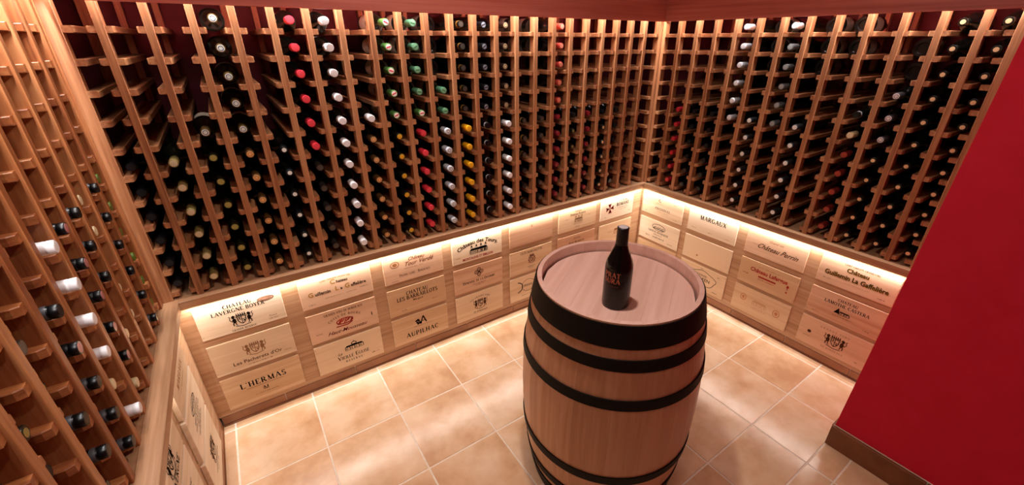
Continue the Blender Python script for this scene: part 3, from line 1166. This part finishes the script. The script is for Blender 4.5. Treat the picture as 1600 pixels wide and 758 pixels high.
def a_r1m(a):
    a.ring(BK, 0, .3, .48, .2, .03)
    for i in range(9):
        a.line(BK, (-.38 + .09 * i, .2 + .03 * (i % 3)), (-.3 + .09 * i, .32 + .04 * (i % 2)), w=.03)
    a.line(BK, (-.4, .2), (.4, .2), w=.04)
    a.serif(BK, 'CHATEAU MAUMAISON', 0, -.08, .12, squeeze=.9)
    a.micro(BK, 0, -.22, .6, .05)
    a.font(BK, 'Baron', -.75, -.44, .09, shear=.3)
    a.micro(BK, .05, -.42, .9, .08)
    a.micro(BK, .95, -.5, .35, .06)


def a_r2t(a):
    a.serif(BK, 'MARGAUX', .05, .14, .24, track=.1)
    a.micro(BR, -1.0, -.45, .3)
    a.micro(BR, 0, -.48, .2)
    a.micro(FA, 1.0, -.48, .3)


def a_r2m(a):
    a.disc(FA, -.5, -.35, .05)


def a_r2b(a):
    pts = []
    for i in range(41):
        t = 2 * PI * i / 40
        r = 1 + .06 * math.sin(5 * t)
        pts.append((.05 + .85 * r * math.cos(t), .02 + .45 * r * math.sin(t)))
    a.line(BK, *pts, w=.03)
    a.font(BK, 'CHASSE', .05, .14, .12)
    a.font(BK, 'SPLEEN', .12, -.12, .2, bold=.01)
    a.serif(BK, '20', 0, .5, .08)
    a.micro(BK, .0, .55, .18, .06)
    a.micro(BK, 1.0, .45, .25, .05)
    a.micro(BK, .95, -.55, .3, .05)


def a_r3t(a):
    a.font('#3a1c14', 'Château Perrin', .1, -.22, .26, shear=.6, squeeze=.85, bold=.006)
    a.font(FA, 'Grand vin', 0, .2, .12, shear=.5)
    a.micro(FA, -.9, -.1, .4)


def a_r3m(a):
    a.micro(FA, 0, .42, 1.0)
    a.font(RD, 'Château Lafargue', .05, .12, .21, bold=.03, squeeze=.88)
    a.rect(RD, -.4, -.1, .45, -.02)
    a.micro(RD, 0, -.22, .8, .05)
    a.disc(RD, 1.0, .02, .06, .07)
    a.line(RD, (1.0, -.05), (1.0, -.16), w=.03)
    a.disc(RD, 1.0, -.28, .04)
    a.micro(FA, -1.05, -.15, .3, .08)


def a_r3b(a):
    g = '#c2895e'
    a.ring(g, -.85, .12, .14, .18, .04)
    a.disc(g, -.85, .12, .07, .1)
    a.ring(g, .85, .0, .15, .18, .04)
    a.disc(g, .85, .0, .08, .1)
    a.house('#c9a07a', 0, -.1, .7, .35)
    a.micro('#c9a07a', 0, -.3, .8, .06)


def a_r4t(a):
    a.serif(BR, 'SAINT EMILION GRAND CRU', 0.1, .42, .075)
    for off, c in ((.015, GD), (0, BK)):
        a.font(c, 'Château', -.0 + off, .15 - off, .19, bold=.02, squeeze=.9)
        a.font(c, 'Guillemin La Gaffelière', 0 + off, -.2 - off, .21, bold=.02, squeeze=.85)
    a.micro(FA, .1, -.36, .9, .02)
    a.micro(BR, -1.0, -.42, .3)
    a.micro(BR, 1.0, -.5, .25)


def a_r4m(a):
    a.serif(BK, 'CHATEAU', .05, .36, .13)
    a.serif(BK, 'LAMOTHE CASTERA', .05, .14, .15, squeeze=.95)
    a.add(BK, [(-.35, -.2), (-.12, -.2), (-.18, .08)])
    a.house(BK, .05, -.22, .4, .2)
    a.micro(BR, 0, -.34, .7)
    a.micro(BK, .95, -.5, .2, .05)
    a.micro(FA, -1, -.5, .3)


def a_r4b(a):
    a.serif('#a07e62', 'GRANDS VINS', 0, .42, .09, track=.5)
    a.crest(BR, .1, .02, .95)
    a.serif('#a07e62', 'DE BORDEAUX', 0.1, -.5, .08, track=.3)
    a.disc(BR, -.95, -.02, .08)
    a.micro(BR, 1.05, -.5, .12)
    a.micro(BR, -1.0, -.3, .3)


def a_l1t(a):
    a.serif(FA, 'MARGAUX', 0, .0, .18, track=.3)
    a.micro(FA, 0, -.2, 1.2, .05)


def a_l1m(a):
    a.ring(BK, 0, .28, .5, .17, .03)
    for i in range(9):
        a.line(BK, (-.38 + .09 * i, .2 + .03 * (i % 3)), (-.3 + .09 * i, .34 + .03 * (i % 2)), w=.035)
    for k, w in enumerate((1.3, 1.5, .8, 1.2)):
        a.micro(BR, 0, -.02 - .14 * k, w, .08)


def a_l1b(a):
    a.crest(BR, 0, .15, 1.0)
    a.micro(BR, 0, -.35, 1.2, .08)
    a.micro(BR, 0, -.5, .6, .05)


def a_l2t(a):
    a.crest(BK, 0, .2, .9)
    a.serif(BK, 'LAVERGNE', 0, -.35, .2)


def a_l2m(a):
    a.micro(BK, 0.3, .2, .9, .1)
    a.serif(BK, 'RESERVE', .3, -.1, .14)


ZR = [(-.46, -1.77), (-2.07, -3.44), (-3.63, -5.08)]
BX = [(-22.74, -20.08), (-19.51, -16.8), (-16.28, -13.58), (-13.1, -10.4), (-9.93, -7.2), (-6.78, -4.03), (-3.66, -.95)]
RY = [(.26, 3.17), (3.57, 6.43), (6.95, 9.76), (10.3, 13.1)]
LY = [(-4.42, -1.72), (-7.9, -5.2), (-11.2, -8.5)]
rown = ['top', 'middle', 'bottom']
CR = [
    ('back', 0, 0, 'crate_b', a_b1t, 'pale crate end with black lion crest and oval pink stamp, top left of back base'),
    ('back', 0, 1, 'crate_b', a_b1m, 'pale crate end with brown crest over lettering, below the oval-stamped one'),
    ('back', 0, 2, 'crate_a', a_b1b, 'crate end with underlined black capitals and small monogram, bottom left of back base'),
    ('back', 1, 0, 'crate_c', a_b2t, 'rosy crate end with worn gold initials and black gothic letters, back base'),
    ('back', 1, 1, 'crate_c', a_b2m, 'crate end with arched capitals over a red oval emblem'),
    ('back', 1, 2, 'crate_a', a_b2b, 'crate end with black domed building above lettering, bottom row of back base'),
    ('back', 2, 0, 'crate_c', a_b3t, 'rosy crate end with faded brown script and round stamp'),
    ('back', 2, 1, 'crate_a', a_b3m, 'crate end with three lines of brown serif capitals, middle of back base'),
    ('back', 2, 2, 'crate_a', a_b3b, 'crate end with black letter A and grapes over wide capitals'),
    ('back', 3, 0, 'crate_b', a_b4t, 'pale crate end with arched gothic title, building and red line'),
    ('back', 3, 1, 'crate_c', a_b4m, 'crate end with four-lobed brown emblem above one line of capitals'),
    ('back', 3, 2, 'crate_a', a_b4b, 'crate end with brown crest between arched capitals, left of the barrel'),
    ('back', 4, 0, 'crate_c', a_b5t, 'almost blank crate end with a tiny red mark, top row of back base'),
    ('back', 4, 1, 'crate_a', a_b5m, 'crate end with capitals over a small dark shield, just left of barrel rim'),
    ('back', 4, 2, 'crate_a', a_b5b, 'crate end with black crescent and ring, partly hidden by the barrel'),
    ('back', 5, 0, 'crate_a', a_b6t, 'crate end with grey-brown castle drawing, behind the barrel'),
    ('back', 5, 1, 'crate_c', a_b6m, 'crate end below the castle drawing, cut off by the barrel rim'),
    ('back', 5, 2, 'crate_a', None, 'plain crate end in bottom row, hidden behind the barrel body'),
    ('back', 6, 0, 'crate_b', a_b7t, 'pale crate end with dark red eight-pointed cross, beside the inner corner'),
    ('back', 6, 1, 'crate_a', a_b7m, 'faintly printed crate end behind the bottle neck on the barrel'),
    ('back', 6, 2, 'crate_a', None, 'plain crate end in the inner corner, hidden behind the barrel top'),
    ('right', 0, 0, 'crate_b', a_r1t, 'pale crate end with small dark red figure over spaced grey capitals'),
    ('right', 0, 1, 'crate_b', a_r1m, 'cream crate end with black oval engraving, right of the inner corner'),
    ('right', 0, 2, 'crate_a', None, 'plain crate end under the oval engraving one, behind the barrel rim'),
    ('right', 1, 0, 'crate_b', a_r2t, 'crate end with one word of large black capitals, right base'),
    ('right', 1, 1, 'crate_a', a_r2m, 'blank yellowish crate end in the middle row of right base'),
    ('right', 1, 2, 'crate_a', a_r2b, 'crate end with wavy black outline around two words, right of barrel rim'),
    ('right', 2, 0, 'crate_c', a_r3t, 'crate end with wavy grain and dark flowing script, right base'),
    ('right', 2, 1, 'crate_a', a_r3m, 'crate end with red gothic title and small red emblem, right base'),
    ('right', 2, 2, 'crate_a', a_r3b, 'crate end with faint ghosted medallions, bottom row of right base'),
    ('right', 3, 0, 'crate_c', a_r4t, 'large crate end with black gothic letters edged in gold, near crimson wall'),
    ('right', 3, 1, 'crate_c', a_r4m, 'crate end with black capitals over small farmhouse, near crimson wall'),
    ('right', 3, 2, 'crate_c', a_r4b, 'crate end with brown lion crest and spaced letters, lowest by crimson wall'),
    ('left', 0, 0, 'crate_b', a_l1t, 'crate end high on the left base, nearest the corner, tucked under ledge'),
    ('left', 0, 1, 'crate_b', a_l1m, 'crate end with black oval drawing on the left base, dark nail holes at edge'),
    ('left', 0, 2, 'crate_b', a_l1b, 'lowest crate end of the left base with brown crest'),
    ('left', 1, 0, 'crate_b', a_l2t, 'crate end with black crest on left base, at the bottom picture edge'),
    ('left', 1, 1, 'crate_b', a_l2m, 'crate end with bright lit edge and short text at bottom of left base'),
]
for side, c, r, mk, art, lab in CR:
    loc, rz = FRAMES[side]
    a, b = {'back': BX, 'right': RY, 'left': LY}[side][c]
    z1, z0 = ZR[r]
    th = .075
    if side == 'left':
        z1, z0 = [(-.35, -1.4), (-1.5, -3.06), (-3.18, -4.95)][r]
        th = .13
    py = BASE[side][2]
    w, h = (b - a) / 2, (z1 - z0) / 2
    R = Matrix.Rotation(rz, 4, 'Z')
    o = newobj('crate_end', box_mesh('crate_end', -w, w, -th, 0, -h, h, .012), M[mk])
    o.location = loc + R @ Vector(((a + b) / 2 * S, (py - .002) * S, (z1 + z0) / 2 * S))
    o.rotation_euler = (0, random.uniform(-.004, .004), rz)
    tag(o, lab, 'crate panel', 'branded wooden wine crate ends')
    if art:
        A(art).build(o, -th)
    # nail holes at the corners
    vs, fs = [], []
    for sx in (-1, 1):
        for sz in (-.8, .8):
            b0 = len(vs)
            for i in range(6):
                an = i * PI / 3
                vs.append(((sx * (w - .05) + .012 * math.cos(an)) * S, -th * S - .0003, (sz * h + .012 * math.sin(an)) * S))
            fs.append(tuple(range(b0, b0 + 6)))
    me = bpy.data.meshes.new('nail')
    me.from_pydata(vs, [], fs)
    tag(newobj('nail_heads', me, ink('#6a5040'), o), kind='stuff')

# ------------------------------------------------------------------ barrel
BC = (-11.89, -9.12)
HB, RT, RB = 1.7 - ZF, 2.35, 2.77
brl = empty('wine_barrel', V(BC[0], BC[1], ZF), 0, 'upright oak wine barrel with six black hoops in the middle of the floor', 'barrel')


def rb(u):
    return RB - (RB - RT) * (2 * u - 1) ** 2


NS = 30
HEAD_U = 1 - .34 / HB
us = [0, .04, .1, .2, .3, .4, .5, .6, .7, .8, .88, .95, 1.0]
widths = [random.uniform(.8, 1.2) for _ in range(NS)]
tot = sum(widths)
ang = 0
for i in range(NS):
    da = widths[i] / tot * 2 * PI
    a0, a1 = ang + .0004, ang + da - .0004
    ang += da
    vs, fs = [], []
    for u in us:
        ro = rb(u)
        if u >= .999 or u <= .001:
            ri = ro - .13
        elif u >= .94:
            ri = ro - .21
        else:
            ri = ro - .24
        for rr in (ro, ri):
            for k in range(3):
                an = a0 + (a1 - a0) * k / 2
                vs.append((rr * math.cos(an) * S, rr * math.sin(an) * S, u * HB * S))
    n = 6
    for j in range(len(us) - 1):
        b0, b1 = j * n, (j + 1) * n
        for k in range(2):
            fs.append((b0 + k, b0 + k + 1, b1 + k + 1, b1 + k))
            fs.append((b0 + 3 + k + 1, b0 + 3 + k, b1 + 3 + k, b1 + 3 + k + 1))
        fs.append((b0, b1, b1 + 3, b0 + 3))
        fs.append((b0 + 2, b0 + 5, b1 + 5, b1 + 2))
    for b0 in (0, (len(us) - 1) * n):
        fs.append((b0, b0 + 1, b0 + 4, b0 + 3))
        fs.append((b0 + 1, b0 + 2, b0 + 5, b0 + 4))
    me = mesh_from('stave', vs, fs)
    # smooth curved faces lengthwise only (outer)
    for p in me.polygons:
        p.use_smooth = True
    me.set_sharp_from_angle(angle=math.radians(30))
    me.materials.append(M['stave'])
    me.materials.append(M['head'])
    for p in me.polygons:
        c = p.center
        up = p.normal.z > .8
        inward = (p.normal.x * c.x + p.normal.y * c.y) < -.2 * math.hypot(c.x, c.y)
        p.material_index = 1 if (inward or up) and c.z > .5 * HB * S else 0
    newobj('stave', me, None, brl)

# head planks clipped to a circle
RH = RT - .19
NP = 7
hw = 2 * RH / NP
HA = math.radians(32)
for i in range(NP):
    x0, x1 = -RH + i * hw + .0012, -RH + (i + 1) * hw - .0012
    top = []
    bot = []
    for k in range(9):
        x = x0 + (x1 - x0) * k / 8
        yy = math.sqrt(max(0, RH * RH - x * x))
        top.append((yy, x))
        bot.append((-yy, x))
    ring = top + bot[::-1]
    vs, fs = [], []
    zt, zb = HB - .34, HB - .5
    for z in (zb, zt):
        for a_, b_ in ring:
            vs.append((a_ * S, b_ * S, z * S))
    nn = len(ring)
    fs.append(tuple(reversed(range(nn))))
    fs.append(tuple(range(nn, 2 * nn)))
    for k in range(nn):
        q = (k + 1) % nn
        fs.append((k, q, nn + q, nn + k))
    me = mesh_from('head_plank', vs, fs)
    o = newobj('head_plank', me, M['head'], brl)
    o.rotation_euler = (0, 0, HA)


def hoop(u0, u1):
    prof = []
    n = 4
    for k in range(n + 1):
        u = u0 + (u1 - u0) * k / n
        prof.append((rb(u) + .035, u * HB))
    for k in range(n, -1, -1):
        u = u0 + (u1 - u0) * k / n
        prof.append((rb(u) + .002, u * HB))
    prof.append(prof[0])
    me = lathe('hoop', prof, 96, 'z', cap=False)
    newobj('hoop', me, M['hoop'], brl)


for u0, u1 in ((.914, .995), (.83, .874), (.674, .716)):
    hoop(u0, u1)
    hoop(1 - u1, 1 - u0)

# ------------------------------------------------------------------ bottle on the barrel
BB = (-12.62, -9.76)
ZH = 1.7 - .34
prof = [(.2, .03), (.3, 0), (.35, .02), (.365, .06), (.365, 1.12), (.355, 1.24), (.32, 1.38), (.25, 1.54), (.185, 1.7), (.155, 1.82), (.148, 2.0)]
black_matte = mat('black_wine_bottle', '#080708', .25, spec=.35)
wb = newobj('wine_bottle', lathe('standing_bottle', prof, 32, 'z'), black_matte)
wb.location = V(BB[0], BB[1], ZH)
tag(wb, 'black sloping-shouldered wine bottle standing upright on the barrel head', 'bottle')
cap = newobj('capsule', lathe('cap', [(.15, 1.72), (.158, 1.78), (.15, 2.2), (.152, 2.21), (.155, 2.23), (.152, 2.27), (.13, 2.285), (.05, 2.287)], 28, 'z'),
             mat('black_foil', '#121013', .35, .2), wb)
tag(cap, 'black foil capsule')
newobj('capsule_disc', lathe('capd', [(.0, 2.292), (.11, 2.29), (.12, 2.286)], 24, 'z'), mat('capsule_top_highlight', '#bdb6bc', .4, 0), cap)  # pale disc paints the white highlight on the black cap top
a = Art()
a.serif('#c8785a', 'PRAT', .0, .98, .14, track=.06)
a.serif('#c8785a', 'SURA', .0, .81, .14, track=.06)
a.serif('#6e4a3c', 'COUDELET', .0, .7, .045, track=.3)
a.micro('#5a4a44', 0, .4, .16)
a.ring('#4a3a34', .0, 1.15, .05, .04, .012)
dirc = math.atan2(-16.28 - BB[1], -20.14 - BB[0]) - .42
for col, polys in a.polys.items():
    vs, fs = [], []
    for p in polys:
        b0 = len(vs)
        for x, y_ in p:
            an = dirc + x / .365
            vs.append(((.3662) * S * math.cos(an), (.3662) * S * math.sin(an), y_ * S))
        fs.append(tuple(range(b0, b0 + len(p))))
    me = bpy.data.meshes.new('bottle_print')
    me.from_pydata(vs, [], fs)
    tag(newobj('printed_marking', me, ink(col), wb), kind='stuff')

# ------------------------------------------------------------------ ceiling lamps, all unseen; second and third added as fill
for i, (x, y_, pw) in enumerate(((-14.6, -8.8, 1.5), (-20.5, -14.5, .35), (-18.0, -23.0, .15))):
    t = empty('unseen_ceiling_spotlight', V(x, y_, ZC), 0, 'round white recessed ceiling lamp ' + ('above the barrel', 'nearest the left wine rack, added as fill', 'far behind the viewer, added as fill')[i], 'lamp', 'recessed ceiling lamps')
    newobj('lamp_ring', lathe('lr', [(.5, -.08), (.42, -.1), (.4, -.02), (.5, 0)], 24, 'z', cap=False), M['white_metal'], t)
    newobj('lamp_lens', lathe('ll', [(.4, -.03), (.39, -.04)], 24, 'z'), M['lamp'], t)
    l = bpy.data.lights.new('unseen_spot_bulb', 'AREA')
    l.shape = 'DISK'
    l.size = .09
    l.energy = SPOT * pw
    l.color = (1, .86, .76)
    o = bpy.data.objects.new('unseen_spot_bulb', l)
    COL.objects.link(o)
    o.parent = t
    o.location = (0, 0, -.13 * S)
